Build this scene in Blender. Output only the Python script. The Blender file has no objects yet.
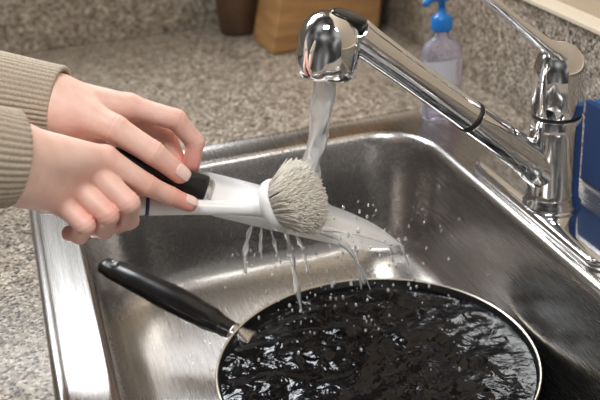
import bpy, math, random
import numpy as np
from mathutils import Vector, Matrix, noise
random.seed(4)
scene=bpy.context.scene
COL=scene.collection
# ------------------------------------------------------------------ helpers
def empty(name,loc=(0,0,0)):
    e=bpy.data.objects.new(name,None);e.empty_display_size=.02;e.location=loc;COL.objects.link(e);return e
def mk(name,verts,faces,mat,parent=None,smooth=True,mats=None,fm=None):
    me=bpy.data.meshes.new(name);me.from_pydata([tuple(v) for v in verts],[],[tuple(int(i) for i in q) for q in faces]);me.update()
    ob=bpy.data.objects.new(name,me);COL.objects.link(ob)
    if mats:
        for m in mats: me.materials.append(m)
        if fm:
            for q,i in zip(me.polygons,fm): q.material_index=i
    elif mat: me.materials.append(mat)
    if smooth:
        me.polygons.foreach_set("use_smooth",[True]*len(me.polygons))
    if parent: 
        ob.parent=parent
        ob.matrix_parent_inverse=Matrix.Translation(-parent.location)
    return ob
def fixn(ob):
    import bmesh
    bm=bmesh.new();bm.from_mesh(ob.data);bmesh.ops.recalc_face_normals(bm,faces=bm.faces);bm.to_mesh(ob.data);bm.free();return ob
def bev(ob,w,s=3,ang=40):
    m=ob.modifiers.new("b","BEVEL");m.width=w;m.segments=s;m.limit_method='ANGLE';m.angle_limit=math.radians(ang);return ob
def loft(loops,closed=True,cap0=False,cap1=False):
    n=len(loops[0]);V=[];Fc=[]
    for L in loops: V+=[Vector(q) for q in L]
    for i in range(len(loops)-1):
        for j in range(n if closed else n-1):
            k=(j+1)%n
            Fc.append((i*n+j,i*n+k,(i+1)*n+k,(i+1)*n+j))
    if cap0: Fc.append(tuple(reversed(range(n))))
    if cap1: Fc.append(tuple(range((len(loops)-1)*n,len(loops)*n)))
    return V,Fc
def lathe(prof,seg=48,c=(0,0,0),cap0=False,cap1=False):
    L=[[(c[0]+r*math.cos(2*math.pi*j/seg),c[1]+r*math.sin(2*math.pi*j/seg),c[2]+z) for j in range(seg)] for r,z in prof]
    return loft(L,True,cap0,cap1)
def resample(pts,rad,n):
    P=[Vector(q) for q in pts];m=len(P);out=[];ro=[]
    for s in range(n):
        t=s/(n-1)*(m-1);i=min(int(t),m-2);w=t-i
        p0=P[max(i-1,0)];p1=P[i];p2=P[i+1];p3=P[min(i+2,m-1)]
        q=.5*((2*p1)+(p2-p0)*w+(2*p0-5*p1+4*p2-p3)*w*w+(3*p1-p0-3*p2+p3)*w**3)
        out.append(q)
        a,b=rad[i],rad[i+1];ww=w*w*(3-2*w)
        if isinstance(a,tuple): ro.append((a[0]+(b[0]-a[0])*ww,a[1]+(b[1]-a[1])*ww))
        else: ro.append(a+(b-a)*ww)
    return out,ro
def tube(pts,rad,seg=20,n=None,up=(0,0,1),cap=True,mod=None):
    if n: pts,rad=resample(pts,rad,n)
    pts=[Vector(q) for q in pts];U=Vector(up);loops=[]
    for i,q in enumerate(pts):
        t=(pts[min(i+1,len(pts)-1)]-pts[max(i-1,0)]).normalized()
        s=t.cross(U).normalized();w=s.cross(t).normalized()
        r=rad[i];ra,rb=(r if isinstance(r,tuple) else (r,r))
        L=[]
        for j in range(seg):
            an=2*math.pi*j/seg;m=mod(i,j,an) if mod else 1
            L.append(q+s*ra*m*math.cos(an)+w*rb*m*math.sin(an))
        loops.append(L)
    return loft(loops,True,cap,cap)
def rrect(x0,x1,y0,y1,r,z,n=8):
    L=[]
    for cx,cy,a0 in((x1-r,y1-r,0),(x0+r,y1-r,90),(x0+r,y0+r,180),(x1-r,y0+r,270)):
        for k in range(n+1):
            an=math.radians(a0+90*k/n);L.append((cx+r*math.cos(an),cy+r*math.sin(an),z))
    return L
def boxvf(x0,x1,y0,y1,z0,z1):
    V=[(x0,y0,z0),(x1,y0,z0),(x1,y1,z0),(x0,y1,z0),(x0,y0,z1),(x1,y0,z1),(x1,y1,z1),(x0,y1,z1)]
    return V,[(3,2,1,0),(4,5,6,7),(0,1,5,4),(1,2,6,5),(2,3,7,6),(3,0,4,7)]
def box(name,x0,x1,y0,y1,z0,z1,mat,parent=None,b=.002):
    V,Fc=boxvf(x0,x1,y0,y1,z0,z1)
    o=mk(name,V,Fc,mat,parent,False)
    if b: bev(o,b)
    return o
def merge(parts):
    V=[];Fc=[]
    for v,f in parts:
        k=len(V);V+=list(v);Fc+=[tuple(i+k for i in q) for q in f]
    return V,Fc
# ------------------------------------------------------------------ materials
def mat(name,col=(.5,.5,.5),rough=.5,metal=0,**kw):
    m=bpy.data.materials.new(name);m.use_nodes=True;nt=m.node_tree;b=nt.nodes["Principled BSDF"]
    b.inputs["Base Color"].default_value=(*col,1);b.inputs["Roughness"].default_value=rough;b.inputs["Metallic"].default_value=metal
    for k,v in kw.items(): b.inputs[k].default_value=v
    return m,nt,b
def N(nt,t,**kw):
    n=nt.nodes.new(t)
    for k,v in kw.items():
        if k in n.inputs.keys(): n.inputs[k].default_value=v
        else: setattr(n,k,v)
    return n
def ramp(nt,stops,interp='LINEAR'):
    n=nt.nodes.new("ShaderNodeValToRGB");cr=n.color_ramp;cr.interpolation=interp
    while len(cr.elements)<len(stops): cr.elements.new(.5)
    for e,(p,c) in zip(cr.elements,stops): e.position=p;e.color=(*c,1)
    return n
def bump(nt,b,h,strength=.3,dist=.001):
    n=nt.nodes.new("ShaderNodeBump");n.inputs["Strength"].default_value=strength;n.inputs["Distance"].default_value=dist
    nt.links.new(h,n.inputs["Height"]);nt.links.new(n.outputs[0],b.inputs["Normal"]);return n
def granite():
    m,nt,b=mat("granite",(.4,.36,.3),.28);L=nt.links
    tc=N(nt,"ShaderNodeTexCoord");nz=N(nt,"ShaderNodeTexNoise",Scale=180.0,Detail=3.0)
    L.new(tc.outputs["Object"],nz.inputs["Vector"])
    mx=N(nt,"ShaderNodeVectorMath",operation='MULTIPLY_ADD');mx.inputs[1].default_value=(.006,.006,.006)
    L.new(nz.outputs["Color"],mx.inputs[0]);L.new(tc.outputs["Object"],mx.inputs[2])
    v=N(nt,"ShaderNodeTexVoronoi",Scale=370.0);L.new(mx.outputs[0],v.inputs["Vector"])
    sp=N(nt,"ShaderNodeSeparateColor");L.new(v.outputs["Color"],sp.inputs[0])
    r1=ramp(nt,[(0,(.045,.038,.032)),(.13,(.20,.16,.12)),(.33,(.35,.30,.24)),(.6,(.47,.42,.355)),(.84,(.68,.64,.575))],'CONSTANT')
    L.new(sp.outputs[0],r1.inputs[0])
    n2=N(nt,"ShaderNodeTexNoise",Scale=60.0,Detail=4.0);L.new(tc.outputs["Object"],n2.inputs["Vector"])
    r2=ramp(nt,[(.35,(.68,.64,.60)),(.65,(1.03,1.0,.96))]);L.new(n2.outputs[0],r2.inputs[0])
    mm=N(nt,"ShaderNodeMix",data_type='RGBA',blend_type='MULTIPLY');mm.inputs[0].default_value=1
    L.new(r1.outputs[0],mm.inputs[6]);L.new(r2.outputs[0],mm.inputs[7]);L.new(mm.outputs[2],b.inputs["Base Color"])
    return m
M_gran=granite()
def steel():
    m,nt,b=mat("brushed_steel",(.54,.52,.50),.27,1);L=nt.links
    tc=N(nt,"ShaderNodeTexCoord");mp=N(nt,"ShaderNodeMapping");mp.inputs["Scale"].default_value=(900,8,500)
    nz=N(nt,"ShaderNodeTexNoise",Scale=1.0,Detail=2.0);L.new(tc.outputs["Object"],mp.inputs[0]);L.new(mp.outputs[0],nz.inputs["Vector"])
    r=ramp(nt,[(.3,(.25,)*3),(.7,(.29,)*3)]);L.new(nz.outputs[0],r.inputs[0]);L.new(r.outputs[0],b.inputs["Roughness"])
    return m
M_steel=steel()
M_chrome=mat("chrome",(.84,.84,.85),.05,1)[0]
M_blk=mat("black_plastic",(.008,.008,.009),.25)[0]
M_rub=mat("black_rubber",(.015,.015,.015),.5)[0]
M_white=mat("white_plastic",(.90,.90,.90),.25)[0]
M_bluep=mat("blue_plastic",(.01,.20,.62),.3)[0]
M_ring=mat("navy_plastic",(.03,.06,.16),.35)[0]
def bristle():
    m,nt,b=mat("bristle_nylon",(.99,.95,.88),.5);tr=nt.nodes.new("ShaderNodeBsdfTranslucent");tr.inputs[0].default_value=(.99,.96,.90,1)
    mx=nt.nodes.new("ShaderNodeMixShader");mx.inputs[0].default_value=.4;out=nt.nodes["Material Output"]
    nt.links.new(b.outputs[0],mx.inputs[1]);nt.links.new(tr.outputs[0],mx.inputs[2]);nt.links.new(mx.outputs[0],out.inputs[0]);return m
M_bris=bristle()
M_blade=mat("satin_blade",(.97,.97,.97),.34,.42)[0]
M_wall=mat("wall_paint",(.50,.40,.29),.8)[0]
M_wallb=mat("wall_paint_darkened",(.20,.17,.14),.8)[0]  # back wall colour darkened to keep the pan water's reflections dark
M_trim=mat("ledge_paint",(.72,.62,.48),.6)[0]
M_rim=mat("pan_rim_metal",(.62,.57,.48),.3,1)[0]
M_water,_n,_b=mat("water",(1,1,1),.0);_b.inputs["Transmission Weight"].default_value=1;_b.inputs["IOR"].default_value=1.33
M_aer,_n,_b=mat("aerated_water",(.98,.99,1),.02);_b.inputs["Transmission Weight"].default_value=.70;_b.inputs["IOR"].default_value=1.33
M_soap,_n,_b=mat("lavender_soap",(.78,.76,.93),.05);_b.inputs["Transmission Weight"].default_value=.85;_b.inputs["IOR"].default_value=1.35
M_label=mat("label_paper",(.66,.66,.74),.5)[0]
def wood():
    m,nt,b=mat("block_wood",(.45,.25,.11),.5);L=nt.links
    tc=N(nt,"ShaderNodeTexCoord");mp=N(nt,"ShaderNodeMapping");mp.inputs["Scale"].default_value=(8,8,60)
    nz=N(nt,"ShaderNodeTexNoise",Scale=1.5,Detail=4.0);L.new(tc.outputs["Object"],mp.inputs[0]);L.new(mp.outputs[0],nz.inputs["Vector"])
    r=ramp(nt,[(.3,(.34,.17,.06)),(.7,(.50,.28,.115))]);L.new(nz.outputs[0],r.inputs[0]);L.new(r.outputs[0],b.inputs["Base Color"]);return m
M_wood=wood()
def skin():
    m,nt,b=mat("skin",(.8,.56,.46),.47);L=nt.links
    at=N(nt,"ShaderNodeAttribute",attribute_name="tint")
    r=ramp(nt,[(0,(.86,.61,.52)),(.45,(.84,.50,.42)),(1,(.80,.36,.30))]);L.new(at.outputs["Fac"],r.inputs[0]);
    tc=N(nt,"ShaderNodeTexCoord");nz=N(nt,"ShaderNodeTexNoise",Scale=70.0,Detail=4.0);L.new(tc.outputs["Object"],nz.inputs["Vector"])
    r2=ramp(nt,[(.3,(.94,.86,.84)),(.7,(1.03,1.02,1.02))]);L.new(nz.outputs[0],r2.inputs[0])
    mm=N(nt,"ShaderNodeMix",data_type='RGBA',blend_type='MULTIPLY');mm.inputs[0].default_value=1
    L.new(r.outputs[0],mm.inputs[6]);L.new(r2.outputs[0],mm.inputs[7]);L.new(mm.outputs[2],b.inputs["Base Color"])
    b.inputs["Subsurface Weight"].default_value=.15;b.inputs["Subsurface Radius"].default_value=(1,.35,.2);b.inputs["Subsurface Scale"].default_value=.0025
    v=N(nt,"ShaderNodeTexVoronoi",Scale=900.0);L.new(tc.outputs["Object"],v.inputs["Vector"]);bump(nt,b,v.outputs["Distance"],.18,.0005)
    return m
M_skin=skin()
M_nail=mat("fingernail",(.90,.64,.58),.18)[0]
def knit():
    m,nt,b=mat("knit_wool",(.50,.42,.33),.9);L=nt.links
    tc=N(nt,"ShaderNodeTexCoord");nz=N(nt,"ShaderNodeTexNoise",Scale=900.0,Detail=3.0);L.new(tc.outputs["Object"],nz.inputs["Vector"])
    r=ramp(nt,[(.3,(.33,.27,.205)),(.7,(.55,.47,.375))]);L.new(nz.outputs[0],r.inputs[0]);L.new(r.outputs[0],b.inputs["Base Color"])
    b.inputs["Sheen Weight"].default_value=.2
    bump(nt,b,nz.outputs[0],.5,.001);return m
M_knit=knit()
def panwater():
    m,nt,b=mat("wet_nonstick",(.002,.002,.003),.025);b.inputs["IOR"].default_value=1.36
    L=nt.links;tc=N(nt,"ShaderNodeTexCoord");nz=N(nt,"ShaderNodeTexNoise",Scale=60.0,Detail=2.0,Distortion=1.5);L.new(tc.outputs["Object"],nz.inputs["Vector"])
    bump(nt,b,nz.outputs[0],.35,.004);return m
M_panw=panwater()
def spongem():
    m,nt,b=mat("blue_sponge",(.01,.10,.30),.9);L=nt.links
    tc=N(nt,"ShaderNodeTexCoord");v=N(nt,"ShaderNodeTexVoronoi",Scale=350.0);L.new(tc.outputs["Object"],v.inputs["Vector"])
    r=ramp(nt,[(0,(.003,.03,.12)),(.5,(.008,.10,.30))]);L.new(v.outputs["Distance"],r.inputs[0]);L.new(r.outputs[0],b.inputs["Base Color"])
    bump(nt,b,v.outputs["Distance"],.8,.002);return m
M_spng=spongem()
# ------------------------------------------------------------------ room & counter
SX0,SX1,SY0,SY1=-.0275,.545,.30,1.08
def counter():
    hole=[rrect(SX0+.012,SX1-.012,SY0+.012,SY1-.012,.02,z,4) for z in (0,-.04)]
    def outr(z):
        x0,x1,y0,y1=-.13,.60,.05,1.62;L=[]
        for (x,y) in ((x1,y1),(x0,y1),(x0,y0),(x1,y0)): L+= [(x,y,z)]*5
        return L
    V,Fc=loft([hole[1],hole[0],outr(0),outr(-.04),hole[1]])
    o=mk("countertop",V,Fc,M_gran,None,False)
    import bmesh
    bm=bmesh.new();bm.from_mesh(o.data);bmesh.ops.remove_doubles(bm,verts=bm.verts,dist=1e-5);bmesh.ops.recalc_face_normals(bm,faces=bm.faces);bm.to_mesh(o.data);bm.free()
counter()
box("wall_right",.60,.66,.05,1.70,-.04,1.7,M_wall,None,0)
WX0,WX1,WZ0,WZ1=-.65,.45,.62,1.40
V,Fc=merge([boxvf(-1.2,.60,1.62,1.70,-.04,WZ0),boxvf(-1.2,.60,1.62,1.70,WZ1,1.7),boxvf(-1.2,WX0,1.62,1.70,WZ0,WZ1),boxvf(WX1,.60,1.62,1.70,WZ0,WZ1)])
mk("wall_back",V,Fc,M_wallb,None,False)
M_frame=mat("window_frame_paint",(.8,.8,.78),.4)[0]
V,Fc=merge([boxvf(WX0,WX1,1.635,1.665,WZ0,WZ0+.03),boxvf(WX0,WX1,1.635,1.665,WZ1-.03,WZ1),boxvf(WX0,WX0+.03,1.635,1.665,WZ0,WZ1),boxvf(WX1-.03,WX1,1.635,1.665,WZ0,WZ1),boxvf(-.115,-.085,1.635,1.665,WZ0,WZ1),boxvf(WX0,WX1,1.635,1.665,1.0,1.02)])
mk("window_1",V,Fc,M_frame,None,False)
box("backsplash",.58,.5995,.05,1.60,.0005,.145,M_gran,None,.0015)
box("backsplash.001",-1.2,.5795,1.60,1.6195,.0005,.145,M_gran,None,.0015)
box("trim_1",.575,.5998,.05,1.60,.1455,.151,M_trim,None,.001)
# ------------------------------------------------------------------ sink
BX0,BX1,BY0,BY1=.021,.437,.36,1.027
def sink():
    e=empty("kitchen_sink",(.25,.7,0))
    def o(i,z,r=.022): return rrect(SX0+i,SX1-i,SY0+i,SY1-i,r,z)
    def q(i,z,r=.07): return rrect(BX0+i,BX1-i,BY0+i,BY1-i,r,z)
    L=[o(0,.0003),o(.0005,.0025),o(.003,.0045),o(.006,.0048,.02),o(.009,.0035,.018),o(.012,.0025,.016),
       q(-.010,.0025,.080),q(-.007,.0035,.077),q(-.004,.0035,.074),q(-.001,.001,.071),q(.001,-.003,.07),q(.0025,-.01,.07),q(.006,-.05,.07),q(.010,-.10,.07),q(.014,-.122,.068),q(.020,-.136,.064),q(.030,-.145,.056),q(.045,-.1495,.05),q(.07,-.151,.05)]
    cx,cy=(BX0+BX1)/2,(BY0+BY1)/2
    last=L[-1]
    for t in (.35,.7,1):
        R=[]
        for P in last:
            an=math.atan2(P[1]-cy,P[0]-cx);c=(cx+.057*math.cos(an),cy+.057*math.sin(an))
            R.append((P[0]+(c[0]-P[0])*t,P[1]+(c[1]-P[1])*t,-.151-.001*t))
        L.append(R)
    L.append([(cx+(x-cx)*.9,cy+(y-cy)*.9,-.156) for x,y,z in L[-1]])
    L.append([(cx+(x-cx)*.2,cy+(y-cy)*.2,-.158) for x,y,z in L[-1]])
    V,Fc=loft(L,True,False,True)
    ob=mk("basin",V,Fc,M_steel,e)
    V,Fc=lathe([(.0,0),(.02,.0),(.022,.004),(.012,.008),(.004,.009),(0.0005,.009)],24,(cx,cy,-.158));mk("drain_strainer",V,Fc,M_steel,e)
    parts=[]
    for i in range(700):
        if random.random()<.6:
            y=random.uniform(.5,.97);z=random.uniform(-.11,-.01);x=BX0+.0025+(-z-.01)*.0835
            n=Vector((1,0,.08))
        else:
            x=random.uniform(.09,.22);y=random.uniform(.5,.96);z=-.1508;n=Vector((0,0,1))
        r=random.uniform(.0006,.0017)
        n.normalize();s=n.orthogonal().normalized();w=n.cross(s);LL=[]
        for k,(rr,h) in enumerate(((1,0),(.85,.3),(.5,.5),(.05,.56))):
            LL.append([Vector((x,y,z))+s*r*rr*math.cos(a*math.pi/4)+w*r*rr*math.sin(a*math.pi/4)*1.3+n*r*h for a in range(8)])
        parts.append(loft(LL,True,False,True))
    V,Fc=merge(parts);mk("water_beads",V,Fc,M_water,e)
sink()
# ------------------------------------------------------------------ faucet
def faucet():
    e=empty("kitchen_faucet",(.475,.76,.003))
    L=[]
    for i,z in ((0,.0032),(0,.008),(.0015,.0105),(.004,.0118),(.012,.012)):
        L.append(rrect(.446+i,.503-i,.628+i,.897-i,.027-i,z,10))
    V,Fc=loft(L,True,True,True);mk("base_plate",V,Fc,M_chrome,e)
    c=(.474,.76,0)
    V,Fc=lathe([(.0,.0119),(.0285,.012),(.0285,.016),(.0262,.019),(.0252,.03),(.025,.06),(.0247,.09),(.0243,.105),(.0236,.1065)],48,c);mk("column",V,Fc,M_chrome,e)
    V,Fc=lathe([(.0236,.1065),(.0232,.107),(.0232,.1095),(.0236,.11)],48,c);mk("seal_ring",V,Fc,M_rub,e)
    V,Fc=lathe([(.0236,.110),(.0245,.111),(.0247,.125),(.0245,.145),(.0235,.156),(.0205,.166),(.015,.173),(.008,.177),(.0004,.178)],48,c);o=mk("valve_cap",V,Fc,M_chrome,e)
    pts=[(.482,.76,.150),(.470,.76,.168),(.455,.76,.180),(.430,.76,.202),(.395,.76,.232),(.345,.76,.262),(.335,.76,.266)]
    rad=[(.020,.012),(.019,.010),(.016,.007),(.0125,.005),(.0115,.0042),(.0105,.004),(.006,.002)]
    V,Fc=tube(pts,rad,24,40);mk("lever",V,Fc,M_chrome,e)
    d=Vector((-.156,0,.135)).normalized()
    A=Vector((.470,.76,.046))
    def P(t): return tuple(A+d*t)
    V,Fc=tube([P(0),P(.02),P(.034),P(.05),P(.09),P(.112)],[.0215,.0200,.0178,.0166,.0156,.0152],32,50);mk("spout_socket",V,Fc,M_chrome,e)
    V,Fc=tube([P(.112),P(.1165)],[.0156,.0156],32);mk("spout_ring",V,Fc,M_rub,e)
    V,Fc=tube([P(.1165),P(.14),P(.20),P(.235),P(.26)],[.0148,.0144,.0142,.0148,.016],32,50);mk("spray_handle",V,Fc,M_chrome,e)
    ax=Vector((-.16,0,-1)).normalized()
    T=Vector((.2535,.76,.240))
    prof=[(.0002,.0),(.010,.0015),(.017,.005),(.023,.012),(.0262,.021),(.0272,.032),(.0270,.045),(.0258,.053),(.0235,.0565),(.0215,.0570)]
    s=Vector((0,1,0));w=ax.cross(s)
    L=[[T+ax*z+s*r*math.cos(a*math.pi/20)+w*r*math.sin(a*math.pi/20) for a in range(40)] for r,z in prof]
    V,Fc=loft(L,True,True,False);fixn(mk("spray_head",V,Fc,M_chrome,e))
    L=[[T+ax*z+s*r*math.cos(a*math.pi/20)+w*r*math.sin(a*math.pi/20) for a in range(40)] for r,z in [(.0215,.057),(.018,.0565),(.016,.055),(.009,.055),(.0003,.055)]]
    V,Fc=loft(L,True,False,True);fixn(mk("nozzle_face",V,Fc,M_rub,e))
    nb=Vector((.38,-.25,.88)).normalized();cb=Vector((.2665,.7545,.2345));s=Vector((1,0,-.43)).cross(nb).normalized();w=nb.cross(s)
    L=[[cb+nb*h+s*.0105*k*math.cos(a*math.pi/12)+w*.017*k*math.sin(a*math.pi/12) for a in range(24)] for k,h in((1,-.009),(1,.0),(.9,.0013),(.6,.002),(.02,.0024))]
    V,Fc=loft(L,True,True,True);fixn(mk("spray_button",V,Fc,M_blk,e))
faucet()
# ------------------------------------------------------------------ frying pan
PC=Vector((.2680,.722,-.1505))
def pan():
    e=empty("frying_pan",PC)
    R=.155
    prof=[(.0005,.0008),(.125,.0008),(.131,.003),(.141,.018),(.1505,.040),(R,.0505)]
    V,Fc=lathe(prof,96,PC);mk("outside",V,Fc,M_blk,e)
    V,Fc=lathe([(R,.0505),(R+.0008,.0515),(R+.0004,.0525),(R-.0010,.0528),(R-.0018,.0520)],96,PC);mk("rim",V,Fc,M_rim,e)
    V,Fc=lathe([(R-.0018,.052),(.149,.041),(.145,.032)],96,PC);mk("inside",V,Fc,M_blk,e)
    nr,na=100,220;V=[];Fc=[];rr=.1512;zl=.0455
    ix,iy=-.045,.04
    for i in range(nr+1):
        r=rr*i/nr
        for j in range(na):
            an=2*math.pi*j/na;x=r*math.cos(an);y=r*math.sin(an)
            h=noise.noise(Vector((x*22,y*34,1)))*.0034+noise.noise(Vector((x*55,y*75,5)))*.0011
            dd=math.hypot(x-ix,y-iy);h+=.0008*math.sin(dd*300)*math.exp(-dd/.04)
            h*=min(1,(nr-i)/8)
            V.append((PC.x+x,PC.y+y,PC.z+zl+h))
    for i in range(nr):
        for j in range(na):
            k=(j+1)%na;Fc.append((i*na+j,(i+1)*na+j,(i+1)*na+k,i*na+k))
    mk("pan_water",V,Fc,M_panw,e)
    pts=[(.156,.832,-.106),(.144,.844,-.101),(.130,.857,-.094),(.104,.882,-.082),(.074,.912,-.070),(.052,.934,-.062),(.041,.945,-.0585),(.036,.950,-.0575)]
    rad=[(.010,.007),(.0125,.0085),(.0165,.0105),(.0185,.0115),(.0160,.0105),(.0145,.009),(.0115,.007),(.004,.003)]
    V,Fc=tube(pts,rad,28,60);mk("handle",V,Fc,M_blk,e)
    V,Fc=tube([(.169,.820,-.109),(.159,.829,-.107),(.152,.836,-.1038)],[(.014,.004),(.0105,.0075),(.0115,.008)],24,12);mk("handle_bracket",V,Fc,M_steel,e)
    c=Vector((.0500,.936,-.0520));nn=Vector((-.25,.15,.93)).normalized();s=nn.orthogonal().normalized();w=nn.cross(s)
    L=[]
    for a in range(24):
        t=a*math.pi/12;rd=s*math.cos(t)+w*math.sin(t);L.append([c+rd*(.0048+.0011*math.cos(b*math.pi/4))+nn*.0011*math.sin(b*math.pi/4) for b in range(8)])
    L.append(L[0]);V,Fc=loft(L);mk("hanging_ring",V,Fc,M_steel,e)
    parts=[]
    for i in range(90):
        t=random.uniform(.12,.95);k=t*(len(pts)-1);i0=min(int(k),len(pts)-2);q=Vector(pts[i0]).lerp(Vector(pts[i0+1]),k-i0)
        ra=rad[i0][0];rb=rad[i0][1];an=random.uniform(.1,2.6)
        tt=Vector((-.6,.65,.3)).normalized();s=tt.cross(Vector((0,0,1))).normalized();w=s.cross(tt)
        pos=q+s*ra*math.cos(an)+w*rb*math.sin(an);n=(s*math.cos(an)+w*math.sin(an)).normalized();r=random.uniform(.0005,.0013);s2=n.orthogonal().normalized();w2=n.cross(s2)
        parts.append(loft([[pos+s2*r*rr*math.cos(a*math.pi/3)+w2*r*rr*math.sin(a*math.pi/3)+n*r*h for a in range(6)] for rr,h in((1,-.1),(.8,.35),(.1,.6))],True,False,True))
    V,Fc=merge(parts);mk("water_beads",V,Fc,M_water,e)
pan()
# ------------------------------------------------------------------ knife
def knife():
    e=empty("chef_knife",(.128,.768,.093))
    O=Vector((.128,.768,.093));a=Vector((.90,0,-.437)).normalized();w=Vector((.009,.019,.025));w=(w-a*w.dot(a)).normalized();n=a.cross(w)
    sp=[(-.004,.012),(.0,.0175),(.05,.018),(.10,.0175),(.14,.0145),(.17,.0095),(.19,.003),(.207,-.005)]
    ed=[(-.004,-.008),(.002,-.019),(.05,-.0205),(.10,-.0205),(.14,-.0195),(.17,-.0165),(.19,-.0125),(.2072,-.0058)]
    def rs(A):
        q,_=resample([(x,y,0) for x,y in A],[0]*len(A),50);return q
    S=rs(sp);E=rs(ed);V=[];Fc=[]
    for sgn in(1,-1):
        base=len(V)
        for s_,e_ in zip(S,E):
            for t,th in((0,.0011),(.3,.001),(.72,.0008),(1,.0001)):
                x=s_.x+(e_.x-s_.x)*t;y=s_.y+(e_.y-s_.y)*t
                V.append(O+a*x+w*y+n*th*sgn)
        for i in range(49):
            for k in range(3):
                f=(base+i*4+k,base+i*4+k+1,base+(i+1)*4+k+1,base+(i+1)*4+k);Fc.append(f if sgn<0 else f[::-1])
    for i in range(49):
        Fc.append((i*4,i*4+4,200+i*4+4,200+i*4))
    mk("blade",V,Fc,M_blade,e)
    hd=Vector((-.82,.07,.57)).normalized()
    def H(t,o=0): return O+hd*t+w*o
    up=w
    V,Fc=tube([H(-.008),H(-.004),H(.000)],[(.003,.012),(.0060,.0135),(.0075,.0145)],24,10,up=up);mk("bolster",V,Fc,M_steel,e)
    V,Fc=tube([H(.000),H(.015),H(.035),H(.060),H(.080),H(.086)],[(.0085,.0148),(.0088,.0130),(.0092,.0115),(.0095,.0118),(.009,.0115),(.004,.007)],24,40,up=up);mk("handle",V,Fc,M_blk,e)
knife()
# ------------------------------------------------------------------ dish brush
def brush():
    e=empty("dish_brush",(.183,.748,.074))
    pts=[(-.012,.766,.109),(.02,.764,.103),(.064,.760,.0955),(.078,.759,.093),(.12,.755,.0845),(.16,.751,.0765),(.182,.749,.0735)]
    rad=[.007,.009,.0085,.0085,.0068,.0065,.009]
    V,Fc=tube(pts,rad,24,70);mk("handle",V,Fc,M_white,e)
    V,Fc=tube([(.0745,.7593,.0938),(.0775,.759,.0931)],[.0091,.0091],24);mk("collar",V,Fc,M_ring,e)
    n=Vector((.80,-.47,.38)).normalized();s=n.orthogonal().normalized();w=n.cross(s);C=Vector((.184,.748,.075))
    L=[[C+n*z+s*r*math.cos(a*math.pi/20)+w*r*math.sin(a*math.pi/20) for a in range(40)] for r,z in [(.001,-.007),(.012,-.006),(.019,-.003),(.0235,.001),(.0242,.005),(.0235,.0085),(.022,.009),(.001,.009)]]
    V,Fc=loft(L,True,True,True);fixn(mk("head_cap",V,Fc,M_white,e))
    L=[[C+n*z+s*r*math.cos(a*math.pi/20)+w*r*math.sin(a*math.pi/20) for a in range(40)] for r,z in [(.0205,.009),(.0235,.018),(.0245,.026),(.0215,.032),(.013,.0365),(.0005,.038)]]
    V,Fc=loft(L,True,False,True);fixn(mk("bristle_shadow_fill",V,Fc,M_bris,e))  # added solid dome under the bristles, keeps deep shadow out of the tuft
    parts=[]
    for i in range(2600):
        r=math.sqrt(random.random())*.0218;an=random.uniform(0,2*math.pi)
        b0=C+n*.008+(s*math.cos(an)+w*math.sin(an))*r
        k=r/.0218;le=.0385-.013*k**3+random.uniform(-.002,.002)
        dr=(n+(s*math.cos(an)+w*math.sin(an))*(.50*k)+Vector([random.gauss(0,.06) for _ in range(3)])).normalized()
        m=b0+dr*le*.5;t=b0+dr*le+Vector((0,0,-.001))+Vector([random.gauss(0,.001) for _ in range(3)])
        parts.append(tube([b0,m,t],[.00050,.00048,.00042],4,up=(.1,.2,.97)))
    V,Fc=merge(parts);mk("bristles",V,Fc,M_bris,e)
brush()
# ------------------------------------------------------------------ water
def water():
    e=empty("running_water",(.24,.76,.15))
    def md(i,j,an): return 1+.10*math.sin(3*an+i*.22)+.16*noise.noise(Vector((math.cos(an)*1.5,math.sin(an)*1.5,i*.10)))
    V,Fc=tube([(.2435,.76,.187),(.2405,.759,.165),(.2340,.757,.135),(.2270,.755,.112),(.222,.752,.098),(.219,.751,.090)],[.0105,.0098,.0086,.0080,.0092,.012],24,90,mod=md,up=(0,1,0));mk("stream",V,Fc,M_aer,e)
    parts=[]
    def strand(pts,r0,r1):
        rs=[r0*random.uniform(.6,1.3) for _ in pts];rs[-1]=r1;rs[0]=r0*.6
        ph=random.uniform(0,6)
        parts.append(tube(pts,rs,8,24,up=(.1,1,.05),mod=lambda i,j,a:1+.3*math.sin(i*.8+ph)))
    strand([(.168,.76,.056),(.163,.76,.045),(.158,.759,.028),(.156,.758,.008)],.0022,.0012)
    strand([(.176,.76,.052),(.173,.758,.035),(.172,.757,.02)],.0015,.0008)
    strand([(.184,.76,.050),(.186,.758,.032),(.190,.757,.010)],.0013,.0008)
    strand([(.196,.758,.045),(.200,.757,.025),(.203,.756,-.01),(.206,.755,-.046)],.0022,.0014)
    strand([(.205,.758,.042),(.212,.757,.020),(.215,.756,-.005)],.0013,.0008)
    strand([(.215,.756,.044),(.235,.752,.035),(.255,.75,.015),(.268,.748,-.025)],.0020,.0012)
    strand([(.222,.754,.040),(.246,.748,.024),(.262,.744,.000),(.272,.742,-.030)],.0012,.0007)
    strand([(.205,.748,.05),(.230,.744,.044),(.262,.738,.034),(.292,.734,.018)],.0017,.0008)
    strand([(.262,.765,.022),(.266,.763,.005),(.270,.762,-.04)],.0018,.001)
    strand([(.312,.768,.004),(.317,.767,-.012),(.322,.766,-.038)],.0022,.0014)
    strand([(.300,.768,.008),(.303,.767,-.006),(.305,.766,-.02)],.0012,.0008)
    for i in range(220):
        x=random.gauss(.245,.055);z=random.uniform(-.08,.05);y=random.uniform(.70,.80)
        if x<.13 or x>.39: continue
        r=random.uniform(.0004,.0016)
        parts.append(tube([(x,y,z-r*1.6),(x,y,z-r),(x,y,z),(x,y,z+r),(x,y,z+r*1.7)],[r*.1,r*.8,r,r*.75,r*.1],8,up=(0,1,0)))
    V,Fc=merge(parts);mk("splashes",V,Fc,M_aer,e)
water()
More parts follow.
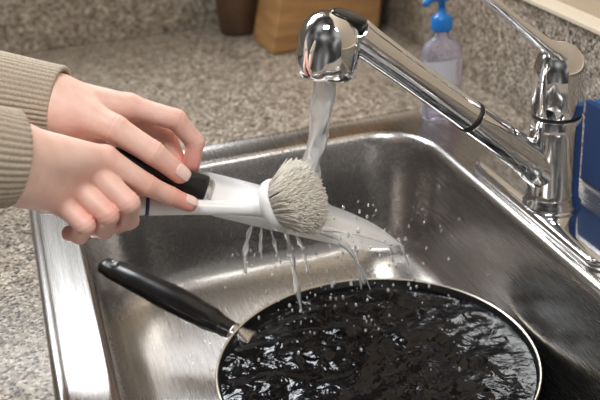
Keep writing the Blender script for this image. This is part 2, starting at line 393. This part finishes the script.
# ------------------------------------------------------------------ soap bottle, knife block, crock, sponge
def soap():
    c=(.484,1.040,.0032);e=empty("soap_bottle",c)
    def ov(k,z,ra=.027,rb=.018): return [(c[0]+ra*k*math.cos(a*math.pi/18),c[1]+rb*k*math.sin(a*math.pi/18),c[2]+z) for a in range(36)]
    L=[ov(.85,0),ov(.97,.003),ov(1,.01),ov(1,.07),ov(.97,.085),ov(.8,.096),ov(.5,.102)]
    L+=[[(c[0]+.0095*math.cos(a*math.pi/18),c[1]+.0095*math.sin(a*math.pi/18),c[2]+z) for a in range(36)] for z in(.105,.112)]
    V,Fc=loft(L,True,True,True);mk("bottle",V,Fc,M_soap,e)
    V=[];Fc=[]
    for i in range(13):
        an=math.radians(200+i*8)
        for z in(.046,.078): V.append((c[0]+.0274*math.cos(an),c[1]+.0184*math.sin(an),c[2]+z))
    for i in range(12): Fc.append((2*i,2*i+2,2*i+3,2*i+1))
    mk("label",V,Fc,M_label,e)
    V,Fc=lathe([(.0005,.1125),(.0125,.1125),(.013,.115),(.0125,.128),(.009,.131),(.0045,.133),(.0045,.148),(.010,.149),(.0105,.157),(.008,.16),(.0005,.1605)],28,c);mk("pump",V,Fc,M_bluep,e)
    V,Fc=tube([(c[0],c[1],c[2]+.154),(c[0]-.02,c[1]-.012,c[2]+.155),(c[0]-.03,c[1]-.018,c[2]+.151)],[.0055,.0045,.0038],14,12);mk("pump_spout",V,Fc,M_bluep,e)
soap()
def block():
    e=empty("knife_block",(.45,1.44,.0005))
    R=Matrix.Rotation(math.radians(4),4,'Z')
    prof=[(0,0),(.18,0),(.205,.17),(.13,.25),(.03,.12)]
    V=[];Fc=[]
    for y in(0,.095):
        for x,z in prof:
            q=R@Vector((x,y,z));V.append((q.x+.363,q.y+1.392,q.z+.0008))
    n=5;Fc=[tuple(range(n)),tuple(reversed(range(n,2*n)))]+[(i,i+n,(i+1)%n+n,(i+1)%n) for i in range(n)]
    o=fixn(mk("wood_body",V,Fc,M_wood,e,False));bev(o,.003)
    for k in range(3):
        for j in range(2):
            b=R@Vector((.055+.035*k,.03+.035*j,.155+.042*k));b+=Vector((.363,1.392,0));d=R@Vector((-.62,0,.78))
            V,Fc=tube([b,b+d*.03,b+d*.085,b+d*.095],[(.009,.012),(.008,.011),(.009,.013),(.004,.006)],12,10,up=(0,1,0));mk("knife_handle_%d"%(k*2+j+1),V,Fc,M_blk,e)
block()
def crock():
    c=(.352,1.545,.0008);M=mat("brown_ceramic",(.10,.055,.03),.3)[0]
    V,Fc=lathe([(.0005,0),(.03,0),(.035,.005),(.038,.05),(.036,.10),(.037,.115),(.034,.115),(.032,.10),(.0005,.02)],32,c);o=mk("ceramic_crock",V,Fc,M)
crock()
def sponge():
    e=empty("dish_sponge",(.556,.765,.003))
    o=box("foam",.548,.572,.70,.815,.0035,.092,M_spng,e,.006)
    o=box("scour_pad",.541,.5478,.70,.815,.0035,.092,mat("scour_pad",(.01,.035,.12),.95)[0],e,.002)
sponge()
# ------------------------------------------------------------------ hands (signed distance field -> surface nets)
def smin(a,b,k):
    h=np.clip(.5+.5*(b-a)/k,0,1);return b*(1-h)+a*h-k*h*(1-h)
def cap(P,a,b,r0,r1):
    a=np.array(a,dtype=np.float64);b=np.array(b);ab=b-a;t=np.clip(((P-a)@ab)/(ab@ab),0,1)
    return np.linalg.norm(P-a-t[:,None]*ab,axis=1)-(r0+t*(r1-r0))
def hand_sdf(H):
    def fn(P):
        d=None
        for (a,b,r0,r1) in H['palm']:
            c=cap(P,a,b,r0,r1);d=c if d is None else smin(d,c,.008)
        fs=[]
        for pts,rad in H['fingers']:
            f=None
            for i in range(len(pts)-1):
                A=np.array(pts[i],dtype=float);B=np.array(pts[i+1],dtype=float);M=(A+B)/2;rm=(rad[i]+rad[i+1])/2*.965
                c=np.minimum(cap(P,A,M,rad[i],rm),cap(P,M,B,rm,rad[i+1]))
                f=c if f is None else smin(f,c,.0022)
            for i in (1,2):
                q=np.array(pts[i]);t=np.array(pts[i+1])-np.array(pts[i-1]);t=t/np.linalg.norm(t);u=(P-q)@t
                near=np.exp(-((P-q)**2).sum(1)/(2*(rad[i]*.9)**2))
                f=f+near*.0007*(np.exp(-((u-.0018)/.0009)**2)+np.exp(-((u+.0018)/.0009)**2))
            fs.append(f)
        out=None
        for f in fs:
            g=smin(d,f,.006)
            out=g if out is None else smin(out,g,.0010)
        return out
    return fn
def nets(fn,lo,hi,h):
    S=4
    ns=[int(math.ceil((hi[i]-lo[i])/h/S))*S+1 for i in range(3)]
    xs=[lo[i]+h*np.arange(ns[i]) for i in range(3)];nx,ny,nz=ns
    Gc=np.stack(np.meshgrid(*[x[::S] for x in xs],indexing='ij'),-1);Vc=fn(Gc.reshape(-1,3)).reshape(Gc.shape[:3])
    ii=[np.minimum((np.arange(n)+S//2)//S,(n-1)//S) for n in ns]
    V=Vc[np.ix_(*ii)].copy()
    G=np.stack(np.meshgrid(*xs,indexing='ij'),-1)
    m=np.abs(V)<h*S*1.1
    pts=G[m];V[m]=np.concatenate([fn(pts[i:i+200000]) for i in range(0,len(pts),200000)])
    acc=np.zeros((nx-1,ny-1,nz-1,3));cnt=np.zeros((nx-1,ny-1,nz-1))
    offs=[(i,j,k) for i in(0,1) for j in(0,1) for k in(0,1)]
    sl=lambda o:tuple(slice(o[d],[nx,ny,nz][d]-1+o[d]) for d in range(3))
    for ax in range(3):
        for o in offs:
            if o[ax]: continue
            o2=list(o);o2[ax]=1
            A=V[sl(o)];B=V[sl(o2)];m=(A<0)!=(B<0);t=np.where(m,A/np.where(m,A-B,1),0)
            acc+=np.where(m[...,None],G[sl(o)]+(G[sl(o2)]-G[sl(o)])*t[...,None],0);cnt+=m
    mask=cnt>0;idx=-np.ones(mask.shape,dtype=np.int64);idx[mask]=np.arange(mask.sum());P=acc[mask]/cnt[mask][:,None]
    F=[]
    for ax in range(3):
        u,v=[(1,2),(2,0),(0,1)][ax]
        n=[nx,ny,nz]
        r=[None]*3;r[ax]=slice(0,n[ax]-1);r[u]=slice(1,n[u]-1);r[v]=slice(1,n[v]-1);r2=list(r);r2[ax]=slice(1,n[ax])
        A=V[tuple(r)];B=V[tuple(r2)];m=(A<0)!=(B<0);i2=np.argwhere(m);fl=(A<0)[m]
        base=i2.copy();base[:,u]+=1;base[:,v]+=1
        def g(du,dv):
            q=base.copy();q[:,u]+=du;q[:,v]+=dv;return idx[q[:,0],q[:,1],q[:,2]]
        Q=np.stack([g(-1,-1),g(0,-1),g(0,0),g(-1,0)],1)
        Q[~fl]=Q[~fl][:,::-1];F.append(Q)
    F=np.concatenate(F)
    e=h*.3
    for it in range(2):
        d=fn(P);gr=np.stack([(fn(P+np.eye(3)[i]*e)-fn(P-np.eye(3)[i]*e))/(2*e) for i in range(3)],1)
        gn=np.linalg.norm(gr,axis=1,keepdims=True);P=P-np.clip(d,-h,h)[:,None]*gr/np.maximum(gn,.3)**2*.9
    return P,F
def nail(tip,prev,nrm,r,parent,name,size=1.0):
    tip=Vector(tip);prev=Vector(prev);d=(tip-prev).normalized();nrm=Vector(nrm);nrm=(nrm-d*nrm.dot(d)).normalized();s=d.cross(nrm)
    V=[];Fc=[];n=12;m=9
    c=tip-d*r*.05
    for i in range(n+1):
        u=i/n*2-1
        for j in range(m+1):
            v=j/m*2-1
            ww=.62*(1-abs(u)**5*.35)
            an=v*ww*1.25
            rr=r*(1.035-.07*max(0,abs(u)-.75)*4*.3)
            fall=(max(0,u)**2)*r*.22
            V.append(c+d*u*r*.80*size+nrm*(rr*math.cos(an)-fall)+s*rr*math.sin(an)*.95)
    for i in range(n):
        for j in range(m): Fc.append((i*(m+1)+j,i*(m+1)+j+1,(i+1)*(m+1)+j+1,(i+1)*(m+1)+j))
    o=mk(name,V,Fc,M_nail,parent);so=o.modifiers.new("s","SOLIDIFY");so.thickness=.0005;so.offset=0
    return o
def make_hand(name,H,lo,hi,parent):
    fn=hand_sdf(H);P,F=nets(fn,lo,hi,.0012)
    o=mk(name,P,F,M_skin,parent)
    t=np.zeros(len(P))
    for pts,rad in H['fingers']:
        for q,w,s in zip(pts[1:],(.55,.5,.95),(.009,.009,.012)):
            t+=w*np.exp(-((P-np.array(q))**2).sum(1)/(2*s*s))
    for pts,rad in H['fingers']:
        t+=.4*np.exp(-((P-np.array(pts[0]))**2).sum(1)/(2*.011**2))
    at=o.data.attributes.new("tint",'FLOAT','POINT');at.data.foreach_set("value",np.clip(t,0,1).astype(np.float32))
    return o
PER=empty("person_hands",(0,.75,.15))
RH=dict(
 palm=[((-.10,.680,.218),(-.022,.722,.178),.026,.0225),((-.10,.680,.205),(-.024,.722,.160),.024,.0205),
  ((-.022,.722,.178),(.044,.747,.148),.0215,.0115),((-.022,.722,.172),(.034,.747,.140),.020,.0115),((-.024,.720,.160),(.019,.745,.130),.020,.0112),((-.024,.720,.156),(.004,.741,.122),.020,.0108),
  ((-.018,.730,.150),(.010,.755,.122),.020,.013),((-.015,.738,.170),(.028,.765,.140),.018,.012)],
 fingers=[([(.047,.746,.1485),(.077,.742,.1205),(.0955,.745,.1050),(.1105,.744,.0950)],[.0112,.0092,.0082,.0072]),
  ([(.037,.745,.140),(.0580,.721,.117),(.0575,.738,.0940),(.048,.757,.0815)],[.0112,.0094,.0084,.0075]),
  ([(.021,.742,.131),(.040,.719,.111),(.0365,.737,.0900),(.029,.756,.0825)],[.0108,.0090,.0082,.0074]),
  ([(.004,.738,.123),(.021,.719,.106),(.0155,.733,.0910),(.008,.750,.086)],[.0100,.0082,.0074,.0067]),
  ([(.000,.742,.162),(.030,.770,.136),(.060,.778,.113),(.084,.774,.0975)],[.014,.0115,.0098,.0082])])
make_hand("right_hand",RH,(-.105,.64,.06),(.125,.80,.25),PER)
nail(RH['fingers'][0][0][3],RH['fingers'][0][0][2],(.35,-.45,.8),.0072,PER,"index_nail")
nail(RH['fingers'][4][0][3],RH['fingers'][4][0][2],(.2,.6,.8),.0082,PER,"thumb_nail")
LH=dict(
 palm=[((-.09,.872,.212),(.017,.802,.186),.027,.0225),((-.09,.872,.200),(.016,.800,.174),.025,.0205),
  ((.017,.802,.184),(.076,.806,.168),.0215,.0118),((.017,.803,.180),(.074,.818,.155),.021,.0115),((.016,.805,.172),(.064,.825,.143),.020,.011),((.014,.805,.168),(.052,.827,.133),.020,.0105),
  ((.022,.795,.174),(.046,.790,.158),.020,.014),((.020,.795,.182),(.040,.783,.174),.019,.014)],
 fingers=[([(.078,.806,.1680),(.116,.797,.1525),(.130,.795,.129),(.124,.791,.110)],[.0112,.0094,.0086,.0076]),
  ([(.074,.819,.152),(.108,.815,.131),(.114,.803,.106),(.106,.785,.090)],[.0112,.0094,.0086,.0076]),
  ([(.064,.825,.140),(.095,.820,.115),(.096,.804,.097),(.088,.786,.098)],[.0108,.009,.0082,.0074]),
  ([(.052,.827,.130),(.078,.822,.112),(.080,.806,.102),(.072,.790,.108)],[.010,.0082,.0075,.0068]),
  ([(.034,.787,.177),(.060,.770,.1640),(.0875,.758,.1415),(.1075,.7555,.1190)],[.0150,.0122,.0104,.0084])])
make_hand("left_hand",LH,(-.095,.735,.06),(.15,.91,.25),PER)
nail(LH['fingers'][4][0][3],LH['fingers'][4][0][2],(.25,-.75,.55),.0084,PER,"thumb_nail_left",1.1)
nail(LH['fingers'][0][0][3],LH['fingers'][0][0][2],(.9,.2,0),.0076,PER,"index_nail_left")
# ---- sleeves
def sleeve(name,pts,rad,up):
    nr=46
    n=60
    P,Rr=resample(pts,rad,n)
    seg=nr*6
    P=list(P);Rr=list(Rr)
    d=(P[-1]-P[-2]).normalized()
    P+= [P[-1]+d*.0015,P[-1]+d*.0018,P[-1]+d*.0005,P[-1]-d*.02]
    Rr+=[(Rr[-1][0]-.0008,Rr[-1][1]-.0008),(Rr[-1][0]-.0022,Rr[-1][1]-.0022),(Rr[-1][0]-.0035,Rr[-1][1]-.0035),(Rr[-1][0]-.0045,Rr[-1][1]-.0045)]
    loops=[]
    U=Vector(up)
    for i,q in enumerate(P):
        t=(P[min(i+1,n-1)]-P[max(min(i,n-1)-1,0)]).normalized();s=t.cross(U).normalized();w=s.cross(t)
        L=[]
        for j in range(seg):
            an=2*math.pi*j/seg
            rib=1+.046*(abs(math.sin(an*nr/2))-.5)
            wr=1+.035*noise.noise(Vector((math.cos(an)*1.3,math.sin(an)*1.3,i*.09)))
            ra,rb=Rr[i];L.append(q+s*ra*rib*wr*math.cos(an)+w*rb*rib*wr*math.sin(an))
        loops.append(L)
    V,Fc=loft(loops);o=mk(name,V,Fc,M_knit,PER)
sleeve("right_sleeve",[(-.30,.585,.330),(-.20,.635,.272),(-.12,.675,.226),(-.06,.705,.190),(-.025,.720,.173)],[(.046,.052),(.042,.048),(.038,.044),(.035,.0405),(.032,.0375)],(0,0,1))
sleeve("left_sleeve",[(-.30,1.00,.255),(-.20,.935,.232),(-.12,.883,.213),(-.05,.838,.197),(.020,.802,.182)],[(.046,.050),(.042,.046),(.038,.041),(.034,.036),(.030,.032)],(0,0,1))
# ------------------------------------------------------------------ lights, world, camera
def area(name,loc,target,sx,sy,power,col=(1,1,1)):
    l=bpy.data.lights.new(name,'AREA');l.shape='RECTANGLE';l.size=sx;l.size_y=sy;l.energy=power;l.color=col
    o=bpy.data.objects.new(name,l);o.location=loc;o.rotation_euler=(Vector(target)-Vector(loc)).to_track_quat('-Z','Y').to_euler();COL.objects.link(o);return o
area("window_light",(-.10,1.68,1.01),(-.10,.68,1.0),.80,.55,30,(.92,.96,1))
area("ceiling_lamp",(-.3,.0,2.0),(.2,.8,0),.6,.6,25,(1,.985,.96))
area("added_fill_light",(.9,-.45,1.7),(.2,.75,.05),.45,.45,17,(1,.985,.96))  # added fill light, brightens the bristles, blade and chrome
w=bpy.data.worlds.new("kitchen_ambient");scene.world=w;w.use_nodes=True;nt=w.node_tree;bg=nt.nodes["Background"]
tc=N(nt,"ShaderNodeTexCoord");nz=N(nt,"ShaderNodeTexNoise",Scale=1.6,Detail=1.0);nt.links.new(tc.outputs["Generated"],nz.inputs["Vector"])
r=ramp(nt,[(.35,(.08,.075,.07)),(.5,(.28,.27,.26)),(.65,(.85,.85,.85))]);nt.links.new(nz.outputs[0],r.inputs[0]);nt.links.new(r.outputs[0],bg.inputs[0]);bg.inputs[1].default_value=.55
f=969.0;p=math.radians(26.3);a=math.radians(15.7);ro=math.radians(4)
F=Vector((math.sin(a)*math.cos(p),math.cos(a)*math.cos(p),-math.sin(p)));R=Vector((math.cos(a),-math.sin(a),0));U=R.cross(F)
rr=R*math.cos(ro)-U*math.sin(ro);uu=R*math.sin(ro)+U*math.cos(ro)
cd=bpy.data.cameras.new("camera");cam=bpy.data.objects.new("camera",cd);COL.objects.link(cam)
cam.matrix_world=Matrix(((rr.x,uu.x,-F.x,0),(rr.y,uu.y,-F.y,0),(rr.z,uu.z,-F.z,.46),(0,0,0,1)))
cd.sensor_width=36;cd.lens=f/600*36;cd.clip_start=.01
cd.dof.use_dof=True;cd.dof.focus_distance=.86;cd.dof.aperture_fstop=6.3
scene.camera=cam
scene.view_settings.view_transform='Standard'
